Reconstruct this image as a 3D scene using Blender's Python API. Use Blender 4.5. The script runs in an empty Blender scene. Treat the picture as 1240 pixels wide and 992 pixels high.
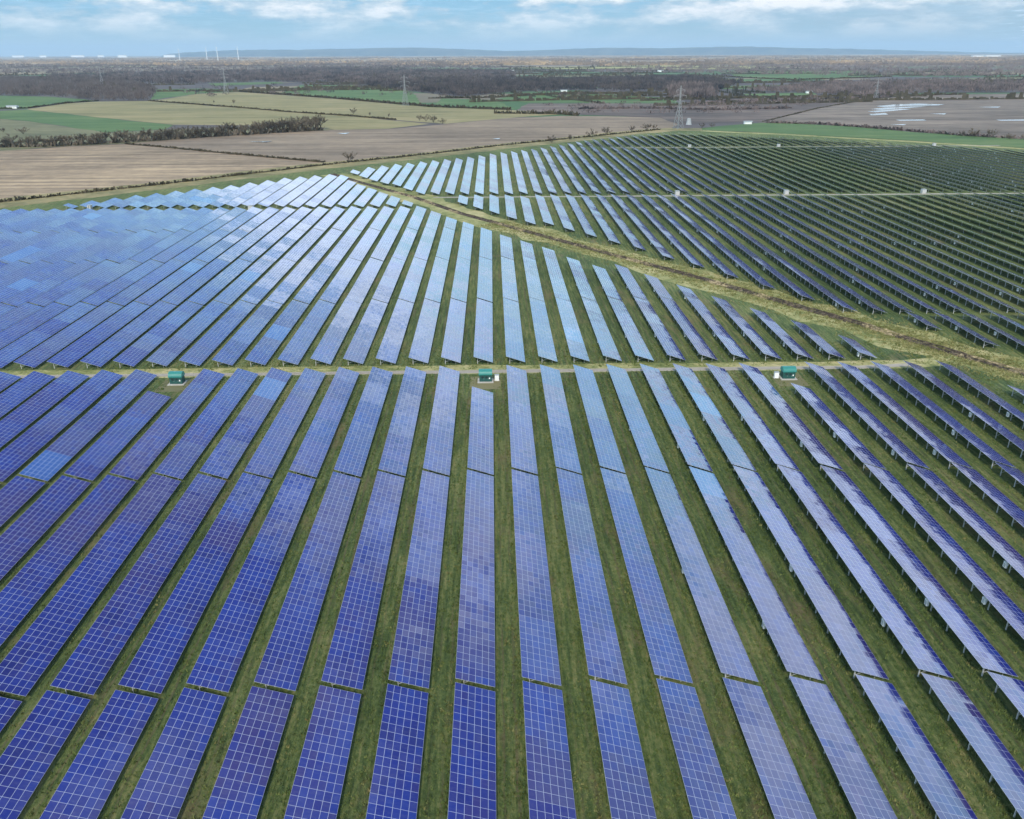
import bpy, math, random
from mathutils import Vector, Matrix
R = math.radians
random.seed(7)
SC = bpy.context.scene
COL = SC.collection

# ------------------------------------------------------------------ camera
P = 9.0                                   # metres between two rows of tables
RUN, DZ = 0.5928 * P, 0.1957 * P          # horizontal run and rise of a tilted table
LOW = 0.8                                 # height of a table's low edge
F_PX, PITCH, YAW, ROLL = 986.75, 0.41262, 0.022597, -0.0034527
CAM = Vector((0.0506 * P, 0.0, 8.7643 * P + LOW))
FWD = Vector((math.sin(YAW) * math.cos(PITCH), math.cos(YAW) * math.cos(PITCH), -math.sin(PITCH)))
_r = Vector((math.cos(YAW), -math.sin(YAW), 0)); _u = _r.cross(FWD)
RGT = _r * math.cos(ROLL) + _u * math.sin(ROLL)
UPV = -_r * math.sin(ROLL) + _u * math.cos(ROLL)
cd = bpy.data.cameras.new('camera'); cam = bpy.data.objects.new('camera', cd); COL.objects.link(cam)
cd.sensor_fit = 'HORIZONTAL'; cd.sensor_width = 36.0; cd.lens = F_PX / 1240 * 36
cd.clip_start = 1.0; cd.clip_end = 90000
M = Matrix((RGT, UPV, -FWD)).transposed().to_4x4(); M.translation = CAM
cam.matrix_world = M
SC.camera = cam

# ------------------------------------------------------------------ world, sun, exposure
SUN_EL, SUN_AZ = R(42), R(192)            # azimuth clockwise from +Y
W = bpy.data.worlds.new('World'); SC.world = W; W.use_nodes = True
wn = W.node_tree; wn.nodes.clear()
def N(t, kind, **kw):
    n = t.nodes.new(kind)
    for k, v in kw.items(): setattr(n, k, v)
    return n
def build_world():
    L = wn.links.new
    out = N(wn, 'ShaderNodeOutputWorld'); bg = N(wn, 'ShaderNodeBackground'); bg.inputs[1].default_value = 0.1
    sky = N(wn, 'ShaderNodeTexSky', sky_type='NISHITA', sun_disc=False)
    sky.sun_elevation = SUN_EL; sky.sun_rotation = SUN_AZ; sky.altitude = 80; sky.air_density = 1.0; sky.dust_density = 0.6; sky.ozone_density = 2.2
    tc = N(wn, 'ShaderNodeTexCoord'); sp = N(wn, 'ShaderNodeSeparateXYZ'); L(tc.outputs['Generated'], sp.inputs[0])
    def math_(op, a, b=None):
        m = N(wn, 'ShaderNodeMath', operation=op)
        for i, v in enumerate((a, b)):
            if v is None: continue
            if isinstance(v, (int, float)): m.inputs[i].default_value = v
            else: L(v, m.inputs[i])
        return m.outputs[0]
    z = math_('MAXIMUM', sp.outputs[2], 0.0)
    zz = math_('ADD', z, 0.075)
    cx = math_('DIVIDE', sp.outputs[0], zz); cy = math_('DIVIDE', sp.outputs[1], zz)
    cb = N(wn, 'ShaderNodeCombineXYZ'); L(cx, cb.inputs[0]); L(cy, cb.inputs[1])
    def noise(scale, detail, rough, off):
        mp = N(wn, 'ShaderNodeMapping'); mp.inputs['Location'].default_value = off; L(cb.outputs[0], mp.inputs[0])
        n = N(wn, 'ShaderNodeTexNoise'); n.inputs['Scale'].default_value = scale; n.inputs['Detail'].default_value = detail
        n.inputs['Roughness'].default_value = rough; L(mp.outputs[0], n.inputs[0]); return n.outputs[0]
    def ramp(fac, stops):
        r = N(wn, 'ShaderNodeValToRGB'); e = r.color_ramp.elements
        while len(e) < len(stops): e.new(0.5)
        for el, (p, c) in zip(e, stops): el.position = p; el.color = (c[0], c[1], c[2], 1) if not isinstance(c, (int, float)) else (c, c, c, 1)
        L(fac, r.inputs[0]); return r.outputs[0]
    def mix(fac, a, b):
        m = N(wn, 'ShaderNodeMix', data_type='RGBA')
        if isinstance(fac, (int, float)): m.inputs[0].default_value = fac
        else: L(fac, m.inputs[0])
        for s, v in ((6, a), (7, b)):
            if isinstance(v, tuple): m.inputs[s].default_value = (*v, 1)
            else: L(v, m.inputs[s])
        return m.outputs[2]
    big = noise(1.0, 8, 0.60, (3.1, 1.7, 0)); fine = noise(5.5, 8, 0.62, (8, 2.3, 0))
    cov = math_('ADD', math_('MULTIPLY', big, 0.58), math_('MULTIPLY', fine, 0.42))
    def bank(az, el, r0, r1, amt):      # unseen cloud added (or thinned) in one part, for panel reflections
        d = N(wn, 'ShaderNodeVectorMath', operation='DOT_PRODUCT'); L(tc.outputs['Generated'], d.inputs[0]); a, e = R(az), R(el)
        d.inputs[1].default_value = (math.sin(a)*math.cos(e), math.cos(a)*math.cos(e), math.sin(e))
        return math_('MULTIPLY', ramp(d.outputs['Value'], [(math.cos(R(r1)), 0.0), (math.cos(R(r0)), 1.0)]), amt)
    for b_ in ((-6, 14.5, 1, 6.5, 0.12), (43, 8, 4, 17, 0.10), (27, 12, 2, 12, -0.03), (-20, 27, 5, 17, -0.07), (12, 9, 2, 9, -0.05), (20, 50, 10, 28, -0.04)): cov = math_('ADD', cov, bank(*b_))
    mask = ramp(cov, [(0.47, 0.0), (0.52, 0.5), (0.585, 1.0)])
    shade = ramp(fine, [(0.3, CLOUD_LO), (0.7, CLOUD_HI)])
    # thin bright veil low over the country, deeper blue overhead
    veil = N(wn, 'ShaderNodeVectorMath', operation='SCALE'); veil.inputs['Scale'].default_value = 1.0
    # veil brightest ten to twenty degrees up, raised unseen for panel reflections
    gain = ramp(z, [(0.0, 0.5), (0.07, 0.5), (0.13, 0.95), (0.28, 0.98), (0.5, 0.78), (0.62, 0.40), (0.9, 0.32)])
    L(ramp(z, SKY_VEIL), veil.inputs[0]); L(math_('MULTIPLY', gain, 20.0), veil.inputs['Scale'])
    base2 = mix(0.8, sky.outputs[0], veil.outputs[0])
    fade = ramp(z, [(0.0, 0.0), (0.06, 0.05), (0.085, 0.5), (0.13, 0.95), (0.42, 0.7), (0.6, 0.35)])
    az = math_('ARCTAN2', sp.outputs[0], sp.outputs[1])
    deck = math_('MULTIPLY', ramp(math_('ADD', math_('MULTIPLY', az, 0.8), math_('MULTIPLY', math_('SUBTRACT', fine, 0.5), 0.5)), [(0.06, 0.0), (0.34, 0.75), (0.62, 0.3)]), ramp(z, [(0.0, 0.35), (0.03, 0.9), (0.10, 0.6), (0.15, 0.0)]))
    base2 = mix(deck, base2, (3.6, 4.7, 5.5))
    lowglow = math_('MULTIPLY', ramp(math_('ADD', math_('MULTIPLY', az, 0.8), math_('MULTIPLY', math_('SUBTRACT', fine, 0.5), 0.25)), [(0.44, 0.0), (0.58, 0.9)]), ramp(z, [(0.0, 1.0), (0.10, 1.0), (0.2, 0.0)]))
    base2 = mix(lowglow, base2, (15.0, 14.2, 15.2))      # unseen bright cloud added low in the south for panel reflections
    lit = mix(math_('MULTIPLY', mask, fade), base2, shade)
    # small heaped clouds low down
    cb2 = N(wn, 'ShaderNodeCombineXYZ'); L(math_('MULTIPLY', az, 15.0), cb2.inputs[0]); L(math_('MULTIPLY', z, 50.0), cb2.inputs[1]); cb2.inputs[2].default_value = CLOUD_SEED
    n2 = N(wn, 'ShaderNodeTexNoise'); n2.inputs['Scale'].default_value = 1.0; n2.inputs['Detail'].default_value = 9; n2.inputs['Roughness'].default_value = 0.58; L(cb2.outputs[0], n2.inputs[0])
    heap = math_('MULTIPLY', ramp(n2.outputs[0], [(0.40, 0.0), (0.48, 0.75), (0.56, 1.0)]), ramp(z, [(0.010, 0.0), (0.030, 0.55), (0.05, 0.95), (0.12, 0.8), (0.2, 0.0)]))
    lit = mix(heap, lit, ramp(n2.outputs[0], [(0.44, (4.4, 5.7, 6.8)), (0.53, (6.6, 7.4, 8.0)), (0.62, (9.6, 9.6, 9.7))]))
    L(lit, bg.inputs[0]); L(bg.outputs[0], out.inputs[0])
CLOUD_LO, CLOUD_HI, CLOUD_SEED = (6.5, 10.5, 15.5), (30.0, 32.0, 34.5), 7.7
SKY_VEIL = [(0.0, (0.46, 0.60, 0.68)), (0.02, (0.23, 0.47, 0.64)), (0.06, (0.15, 0.43, 0.70)), (0.12, (0.54, 0.98, 1.0)), (0.17, (0.52, 0.96, 1.0)), (0.30, (0.44, 0.84, 1.0)), (0.44, (0.36, 0.68, 1.0)), (0.55, (0.28, 0.50, 0.95)), (0.65, (0.18, 0.32, 0.72)), (0.9, (0.16, 0.3, 0.65))]
build_world()
sd = bpy.data.lights.new('sun', 'SUN'); sd.energy = 3.2; sd.angle = R(8); sd.color = (1.0, 0.90, 0.76)
sun = bpy.data.objects.new('sun', sd); COL.objects.link(sun)
to_sun = Vector((math.sin(SUN_AZ) * math.cos(SUN_EL), math.cos(SUN_AZ) * math.cos(SUN_EL), math.sin(SUN_EL)))
sun.rotation_euler = to_sun.to_track_quat('Z', 'Y').to_euler(); sun.location = (0, 0, 300)
vs = SC.view_settings; vs.view_transform = 'Standard'; vs.look = 'None'; vs.exposure = 0.2; vs.gamma = 1.0; vs.use_curve_mapping = False
SC.cycles.max_bounces = 6; SC.cycles.transparent_max_bounces = 4; SC.cycles.volume_bounces = 0

# ------------------------------------------------------------------ helpers
def ground_at(px, py, z=0.0):
    d = FWD * F_PX + RGT * (px - 620) - UPV * (py - 496)
    t = (z - CAM.z) / d.z
    return CAM.x + d.x * t, CAM.y + d.y * t
def project(v):
    d = Vector(v) - CAM; z = d.dot(FWD)
    return 620 + F_PX * d.dot(RGT) / z, 496 - F_PX * d.dot(UPV) / z, z
def tag(o, label=None, cat=None, group=None, kind=None):
    for k, v in (('label', label), ('category', cat), ('group', group), ('kind', kind)):
        if v: o[k] = v
    return o
def empty(name, loc, rz=0.0):
    o = bpy.data.objects.new(name, None); COL.objects.link(o); o.location = loc; o.rotation_euler.z = rz
    o.empty_display_size = 0.3; return o
class MB:
    def __init__(s): s.v = []; s.f = []; s.m = []; s.uv = []
    def face(s, pts, mi=0, uv=None):
        b = len(s.v); s.v += [tuple(p) for p in pts]; s.f.append(tuple(range(b, b + len(pts)))); s.m.append(mi)
        s.uv += uv if uv else [(0.0, 0.0)] * len(pts)
    def box(s, lo, hi, mi=0, rot=None, about=(0, 0, 0)):
        x0, y0, z0 = lo; x1, y1, z1 = hi
        c = [(x0,y0,z0),(x1,y0,z0),(x1,y1,z0),(x0,y1,z0),(x0,y0,z1),(x1,y0,z1),(x1,y1,z1),(x0,y1,z1)]
        for q in ((0,3,2,1),(4,5,6,7),(0,1,5,4),(1,2,6,5),(2,3,7,6),(3,0,4,7)): s.face([c[i] for i in q], mi)
    def bar(s, a, b, w, h=None, mi=0, w2=None):
        a = Vector(a); b = Vector(b); d = (b - a).normalized(); h = h or w; k = (w2 / w) if w2 else 1.0
        u = d.cross(Vector((0, 0, 1)) if abs(d.z) < 0.9 else Vector((1, 0, 0))).normalized(); v = d.cross(u)
        A = [a + u*sx*w/2 + v*sy*h/2 for sx, sy in ((-1,-1),(1,-1),(1,1),(-1,1))]
        B = [b + u*sx*w*k/2 + v*sy*h*k/2 for sx, sy in ((-1,-1),(1,-1),(1,1),(-1,1))]
        for i in range(4): j = (i + 1) % 4; s.face([A[i], A[j], B[j], B[i]], mi)
        s.face(A[::-1], mi); s.face(B, mi)
    def mesh(s, name, mats):
        me = bpy.data.meshes.new(name); me.from_pydata(s.v, [], s.f)
        ul = me.uv_layers.new(name='UVMap'); ul.data.foreach_set('uv', [c for p in s.uv for c in p])
        for m in (mats if isinstance(mats, (list, tuple)) else [mats]): me.materials.append(m)
        me.polygons.foreach_set('material_index', s.m); me.update(); return me
    def build(s, name, mats, parent=None, loc=None, rz=0.0):
        return put(name, s.mesh(name, mats), parent, loc, rz)
def put(name, me, parent=None, loc=None, rz=0.0):
    o = bpy.data.objects.new(name, me); COL.objects.link(o)
    if parent: o.parent = parent
    if loc: o.location = loc
    if rz: o.rotation_euler.z = rz
    return o
ONES = 'first second third fourth fifth sixth seventh eighth ninth tenth eleventh twelfth thirteenth fourteenth fifteenth sixteenth seventeenth eighteenth nineteenth'.split()
TENS = {2:'twent', 3:'thirt', 4:'fort', 5:'fift', 6:'sixt', 7:'sevent', 8:'eight', 9:'ninet'}
def ordinal(n):
    if n < 20: return ONES[n - 1]
    t, u = divmod(n, 10)
    return TENS[t] + 'ieth' if u == 0 else TENS[t] + 'y-' + ONES[u - 1]

# ------------------------------------------------------------------ materials
class NT:
    """small node-tree writer"""
    def __init__(s, name):
        s.mat = bpy.data.materials.new(name); s.mat.use_nodes = True; s.t = s.mat.node_tree; s.b = s.t.nodes['Principled BSDF']
        s.b.inputs['Specular IOR Level'].default_value = 0.25; s.b.inputs['Roughness'].default_value = 0.9
    def L(s, a, b): s.t.links.new(a, b)
    def _in(s, sock, v):
        if isinstance(v, (int, float)): sock.default_value = v
        elif isinstance(v, tuple): sock.default_value = (*v, 1) if sock.type == 'RGBA' and len(v) == 3 else v
        else: s.L(v, sock)
    def math(s, op, a, b=None, c=None):
        m = N(s.t, 'ShaderNodeMath', operation=op)
        for i, v in enumerate((a, b, c)):
            if v is not None: s._in(m.inputs[i], v)
        return m.outputs[0]
    def vmath(s, op, a, b=None, scale=None):
        m = N(s.t, 'ShaderNodeVectorMath', operation=op)
        s._in(m.inputs[0], a)
        if b is not None: s._in(m.inputs[1], b)
        if scale is not None: s._in(m.inputs['Scale'], scale)
        return m.outputs[0]
    def mix(s, fac, a, b, mode='MIX'):
        m = N(s.t, 'ShaderNodeMix', data_type='RGBA', blend_type=mode)
        s._in(m.inputs[0], fac); s._in(m.inputs[6], a); s._in(m.inputs[7], b); return m.outputs[2]
    def pos(s): return N(s.t, 'ShaderNodeNewGeometry').outputs['Position']
    def mapv(s, v, scale=(1, 1, 1), rot=0.0, loc=(0, 0, 0)):
        m = N(s.t, 'ShaderNodeMapping'); m.inputs['Scale'].default_value = scale; m.inputs['Rotation'].default_value = (0, 0, rot); m.inputs['Location'].default_value = loc
        s._in(m.inputs[0], v); return m.outputs[0]
    def noise(s, v, scale, detail=4, rough=0.55, out=0):
        n = N(s.t, 'ShaderNodeTexNoise'); n.inputs['Scale'].default_value = scale; n.inputs['Detail'].default_value = detail; n.inputs['Roughness'].default_value = rough
        s._in(n.inputs['Vector'], v); return n.outputs[out]
    def white(s, v, out='Value'):
        n = N(s.t, 'ShaderNodeTexWhiteNoise', noise_dimensions='3D'); s._in(n.inputs['Vector'], v); return n.outputs[out]
    def ramp(s, fac, stops, const=False):
        r = N(s.t, 'ShaderNodeValToRGB'); e = r.color_ramp.elements
        if const: r.color_ramp.interpolation = 'CONSTANT'
        while len(e) < len(stops): e.new(0.5)
        for el, (p, c) in zip(e, stops): el.position = p; el.color = (*c, 1) if isinstance(c, tuple) else (c, c, c, 1)
        s._in(r.inputs[0], fac); return r.outputs[0]
    def comb(s, x, y, z=0.0):
        c = N(s.t, 'ShaderNodeCombineXYZ'); s._in(c.inputs[0], x); s._in(c.inputs[1], y); s._in(c.inputs[2], z); return c.outputs[0]
    def color(s, v): s._in(s.b.inputs['Base Color'], v); return s
    def set(s, **kw):
        for k, v in kw.items(): s._in(s.b.inputs[k.replace('_', ' ')], v)
        return s
    def bump(s, h, dist=0.1, strength=0.6):
        b = N(s.t, 'ShaderNodeBump'); b.inputs['Strength'].default_value = strength; b.inputs['Distance'].default_value = dist
        s._in(b.inputs['Height'], h); s.L(b.outputs[0], s.b.inputs['Normal']); return s
def plain(name, c, rough=0.7, metal=0.0, spec=0.3, var=0.15, scale=3.0):
    n = NT(name); v = n.noise(n.pos(), scale, 3)
    k = n.math('MULTIPLY_ADD', v, 2 * var, 1 - var)
    n.color(n.mix(1.0, c, n.comb(k, k, k), 'MULTIPLY')); n.set(Roughness=rough, Metallic=metal, **{'Specular IOR Level': spec}); return n.mat

def panel_material():
    n = NT('blue_solar_modules')
    uv = N(n.t, 'ShaderNodeTexCoord').outputs['UV']
    sp = N(n.t, 'ShaderNodeSeparateXYZ'); n.L(uv, sp.inputs[0]); u, v = sp.outputs[0], sp.outputs[1]
    rnd = N(n.t, 'ShaderNodeObjectInfo').outputs['Random']; seed = n.math('MULTIPLY', rnd, 913.0)
    fu, fv = n.math('FRACT', u), n.math('FRACT', v); iu, iv = n.math('FLOOR', u), n.math('FLOOR', v)
    du = n.math('MULTIPLY', n.math('MINIMUM', fu, n.math('SUBTRACT', 1.0, fu)), 0.937)
    dv = n.math('MULTIPLY', n.math('MINIMUM', fv, n.math('SUBTRACT', 1.0, fv)), 1.34)
    frame = n.math('LESS_THAN', n.math('MINIMUM', du, dv), 0.024)
    # module to module, and string to string
    wm = n.white(n.comb(iu, iv, seed)); wm2 = n.white(n.comb(iv, iu, n.math('ADD', seed, 17.0)))
    nv = n.noise(n.comb(n.math('MULTIPLY', iu, 0.15), n.math('MULTIPLY', iv, 0.11), seed), 1.0, 2)
    vs_ = n.math('ADD', n.math('MULTIPLY', iv, 1 / 9.0), rnd)
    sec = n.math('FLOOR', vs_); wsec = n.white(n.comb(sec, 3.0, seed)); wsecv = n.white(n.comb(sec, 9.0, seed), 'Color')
    tone = n.math('ADD', n.math('MULTIPLY', nv, 0.78), n.math('MULTIPLY', wm, 0.22))
    cell = n.ramp(tone, [(0.28, CELL[0]), (0.5, CELL[1]), (0.72, CELL[2])])
    vio = n.noise(n.comb(n.math('MULTIPLY', iu, 0.03), n.math('MULTIPLY', iv, 0.045), n.math('ADD', seed, 40.0)), 1.0, 3)
    cell = n.mix(n.ramp(n.math('ADD', vio, n.math('MULTIPLY', n.math('SUBTRACT', wm2, 0.5), 0.12)), [(0.47, 0.0), (0.62, 0.85)]), cell, CELL[3])
    cell = n.mix(n.math('MULTIPLY', n.math('GREATER_THAN', wsec, 0.8), 0.3), cell, CELL[2])
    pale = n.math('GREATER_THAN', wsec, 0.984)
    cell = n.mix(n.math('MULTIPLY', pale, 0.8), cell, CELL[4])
    # streaky dust
    dust = n.noise(n.comb(n.math('MULTIPLY', u, 0.6), n.math('MULTIPLY', v, 2.2), seed), 1.3, 4, 0.65)
    cell = n.mix(n.math('MULTIPLY', n.ramp(dust, [(0.5, 0.0), (0.8, 1.0)]), 0.10), cell, (0.30, 0.28, 0.27))
    n.color(n.mix(frame, cell, (0.34, 0.35, 0.44)))
    n.set(Roughness=n.math('MULTIPLY_ADD', frame, 0.3, n.math('MULTIPLY_ADD', wm2, 0.05, 0.08)), IOR=1.7, **{'Specular IOR Level': 0.5})
    # tables are never laid perfectly flat: sections and single modules lean a little
    geo = N(n.t, 'ShaderNodeNewGeometry').outputs['Normal']
    a = n.vmath('SCALE', n.vmath('SUBTRACT', wsecv, (0.5, 0.5, 0.5)), scale=0.044)
    b = n.vmath('SCALE', n.vmath('SUBTRACT', n.white(n.comb(iu, iv, n.math('ADD', seed, 5.0)), 'Color'), (0.5, 0.5, 0.5)), scale=0.030)
    n.L(n.vmath('NORMALIZE', n.vmath('ADD', geo, n.vmath('ADD', a, b))), n.b.inputs['Normal'])
    return n.mat
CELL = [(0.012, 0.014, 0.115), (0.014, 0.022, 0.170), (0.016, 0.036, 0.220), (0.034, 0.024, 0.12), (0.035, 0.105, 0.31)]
MAT = {}
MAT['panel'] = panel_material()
MAT['alu'] = plain('aluminium_frame', (0.55, 0.56, 0.58), 0.4, 0.6, 0.5, 0.05)
MAT['back'] = plain('shade_dark_backsheet', (0.10, 0.10, 0.12), 0.7)  # pale backsheet coloured dark for the shade beneath the tables
MAT['pylon'] = plain('weathered_pylon_steel', (0.27, 0.28, 0.28), 0.6, 0.2)
MAT['steel'] = plain('galvanised_steel', (0.46, 0.46, 0.45), 0.5, 0.1, 0.4, 0.15)
MAT['white'] = plain('white_painted_metal', (0.78, 0.79, 0.78), 0.5, 0.0, 0.4, 0.06)
MAT['offwhite'] = plain('weathered_white_cladding', (0.31, 0.33, 0.33), 0.6, 0.0, 0.3, 0.12, 0.6)
MAT['green_roof'] = plain('green_plastic_roof', (0.028, 0.195, 0.168), 0.45, 0.0, 0.5, 0.15, 1.5)
MAT['green_wall'] = plain('dark_green_cladding', (0.016, 0.075, 0.066), 0.55, 0.0, 0.4, 0.15, 1.5)
MAT['dark'] = plain('dark_louvre', (0.02, 0.035, 0.035), 0.6)
MAT['concrete'] = plain('concrete_pad', (0.42, 0.40, 0.36), 0.9, 0.0, 0.2, 0.2)
MAT['bark'] = plain('grey_brown_bark', (0.095, 0.082, 0.065), 0.9, 0.0, 0.1, 0.3)
def twig_mat(name, a, b, sc=0.05):
    n = NT(name); r = N(n.t, 'ShaderNodeObjectInfo').outputs['Random']
    f = n.math('ADD', n.math('ADD', n.math('MULTIPLY', n.noise(n.pos(), sc, 3), 0.5), n.math('MULTIPLY', n.noise(n.pos(), sc*7, 2), 0.35)), n.math('MULTIPLY', r, 0.15))
    n.color(n.ramp(f, [(0.40, a), (0.60, b)])); return n.mat
MAT['twig'] = twig_mat('bare_winter_twigs', (0.065, 0.054, 0.040), (0.17, 0.138, 0.098))
MAT['wood'] = twig_mat('far_winter_woodland', (0.020, 0.019, 0.022), (0.175, 0.138, 0.128), 0.012)
MAT['darkwood'] = twig_mat('dark_leafless_wood', (0.018, 0.017, 0.020), (0.105, 0.086, 0.080), 0.012)
MAT['hedge'] = twig_mat('dark_hedge_twigs', (0.04, 0.036, 0.022), (0.085, 0.07, 0.042), 0.08)
MAT['everg'] = twig_mat('evergreen_leaves', (0.02, 0.035, 0.018), (0.045, 0.07, 0.03), 0.3)

def grass_mat():
    n = NT('rough_winter_grass'); p = n.pos()
    big = n.noise(n.mapv(p, (0.02, 0.012, 0.02)), 1.0, 5, 0.6)
    streak = n.noise(n.mapv(p, (1.3, 0.10, 1.0)), 1.0, 4, 0.65)
    fine = n.noise(n.mapv(p, (1.0, 0.6, 1.0)), 1.8, 5, 0.75)
    f = n.math('ADD', n.math('ADD', n.math('MULTIPLY', big, 0.30), n.math('MULTIPLY', streak, 0.38)), n.math('MULTIPLY', fine, 0.32))
    c = n.ramp(f, [(0.40, GRASS[0]), (0.48, GRASS[1]), (0.535, GRASS[2]), (0.61, GRASS[3])])
    dead = n.ramp(n.noise(n.mapv(p, (0.12, 0.05, 1)), 1.0, 5, 0.7), [(0.55, 0.0), (0.72, 0.8)])
    sx = N(n.t, 'ShaderNodeSeparateXYZ'); n.L(p, sx.inputs[0])
    lane = n.math('FRACT', n.math('ADD', n.math('MULTIPLY', n.math('ADD', sx.outputs[0], n.math('MULTIPLY', n.noise(p, 0.09, 2), 1.2)), 1 / P), 9.94))
    rut = n.math('ADD', n.ramp(lane, [(0.10, 0.0), (0.125, 1.0), (0.15, 0.0)]), n.math('ADD', n.ramp(lane, [(0.27, 0.0), (0.30, 1.0), (0.345, 0.0)]), n.ramp(lane, [(0.925, 0.0), (0.95, 1.0), (0.975, 0.0)])))
    patchy = n.ramp(n.noise(n.mapv(p, (0.05, 0.02, 1)), 1.0, 4, 0.6), [(0.42, 0.0), (0.6, 0.8)])
    c = n.mix(n.math('MULTIPLY', rut, patchy), c, GRASS[5])
    n.color(n.mix(dead, c, GRASS[4])); n.bump(n.noise(n.mapv(p, (1, 0.7, 1)), 2.2, 6, 0.8), 0.5, 0.9); return n.mat
GRASS = [(0.028, 0.050, 0.014), (0.074, 0.110, 0.030), (0.135, 0.165, 0.050), (0.25, 0.225, 0.09), (0.18, 0.135, 0.068), (0.125, 0.10, 0.055)]
def field_mat(name, a, b, c, stretch=(0.02, 0.004), rot=0.0, fine=0.12):
    n = NT(name); p = n.pos()
    s = n.noise(n.mapv(p, (stretch[0], stretch[1], 0.02), rot), 1.0, 6, 0.65); m = n.noise(p, 0.006, 4, 0.6); g = n.noise(p, fine, 5, 0.7)
    f = n.math('ADD', n.math('ADD', n.math('MULTIPLY', s, 0.45), n.math('MULTIPLY', m, 0.35)), n.math('MULTIPLY', g, 0.2))
    n.color(n.ramp(f, [(0.40, a), (0.5, b), (0.61, c)])); n.bump(g, 0.5, 0.7); return n.mat
MAT['grass'] = grass_mat()
def margin_mat():
    n = NT('tussocky_yellow_margin'); p = n.pos()
    a = n.noise(p, 0.035, 4, 0.6); b = n.noise(n.mapv(p, (1, 1.6, 1), 0.9), 0.22, 6, 0.72); c_ = n.noise(p, 1.1, 4, 0.8)
    f = n.math('ADD', n.math('ADD', n.math('MULTIPLY', a, 0.35), n.math('MULTIPLY', b, 0.42)), n.math('MULTIPLY', c_, 0.23))
    n.color(n.ramp(f, [(0.38, (0.095, 0.125, 0.034)), (0.455, (0.19, 0.205, 0.066)), (0.52, (0.33, 0.31, 0.125)), (0.60, (0.50, 0.42, 0.22))])); n.bump(n.math('ADD', b, n.math('MULTIPLY', c_, 0.4)), 0.8, 1.0); return n.mat
MAT['margin'] = margin_mat()
MAT['dry_or_sunlit'] = field_mat('dry_winter_verge', (0.085, 0.085, 0.030), (0.19, 0.165, 0.07), (0.34, 0.265, 0.125), (0.05, 0.05), 0.5, 0.2)
MAT['flood'] = field_mat('waterlogged_stubble', (0.085, 0.066, 0.050), (0.16, 0.125, 0.095), (0.26, 0.205, 0.155), (0.003, 0.04), 0.15, 0.05)
MAT['plough'] = field_mat('ploughed_brown_soil', (0.14, 0.100, 0.062), (0.25, 0.182, 0.115), (0.46, 0.335, 0.20), (0.005, 0.11), 0.35, 0.1)
MAT['plough2'] = field_mat('damp_brown_stubble', (0.13, 0.096, 0.064), (0.21, 0.157, 0.106), (0.31, 0.235, 0.155), (0.004, 0.06), 0.25, 0.08)
MAT['purple'] = field_mat('wet_dark_soil', (0.06, 0.046, 0.040), (0.115, 0.085, 0.068), (0.20, 0.15, 0.115), (0.003, 0.03), 0.2, 0.05)
MAT['tan'] = field_mat('olive_tan_stubble', (0.15, 0.135, 0.055), (0.22, 0.19, 0.08), (0.30, 0.24, 0.115), (0.004, 0.04), 0.1, 0.05)
MAT['green'] = field_mat('winter_wheat_green', (0.050, 0.098, 0.026), (0.075, 0.130, 0.036), (0.12, 0.165, 0.052), (0.005, 0.03), 0.2, 0.05)
MAT['olive'] = field_mat('rough_olive_pasture', (0.09, 0.095, 0.045), (0.14, 0.135, 0.065), (0.20, 0.18, 0.09), (0.01, 0.02), 0.4, 0.06)
MAT['floor'] = field_mat('woodland_litter', (0.05, 0.045, 0.042), (0.08, 0.07, 0.065), (0.12, 0.105, 0.09), (0.004, 0.02), 0.1, 0.04)
MAT['gravel'] = field_mat('pale_gravel', (0.26, 0.22, 0.17), (0.34, 0.30, 0.24), (0.42, 0.37, 0.30), (0.01, 0.3), 0.0, 0.8)
def mud_mat():
    n = NT('ditch_mud_and_reeds'); p = n.pos(); a = n.noise(p, 0.045, 4, 0.6); b = n.noise(p, 0.7, 5, 0.75)
    mud = n.ramp(b, [(0.38, (0.022, 0.016, 0.011)), (0.5, (0.052, 0.038, 0.026)), (0.62, (0.14, 0.105, 0.07))])
    reed = n.ramp(b, [(0.38, (0.10, 0.095, 0.035)), (0.5, (0.26, 0.20, 0.105)), (0.62, (0.42, 0.33, 0.19))])
    n.color(n.mix(n.ramp(n.math('ADD', a, n.math('MULTIPLY', b, 0.25)), [(0.64, 0.0), (0.72, 1.0)]), mud, reed)); n.bump(b, 0.4, 0.8); return n.mat
MAT['mud'] = mud_mat()
def water_mat():
    n = NT('flood_water'); n.color((0.27, 0.25, 0.25)); n.set(Roughness=0.12, **{'Specular IOR Level': 0.8}); return n.mat
MAT['water'] = water_mat()
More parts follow.
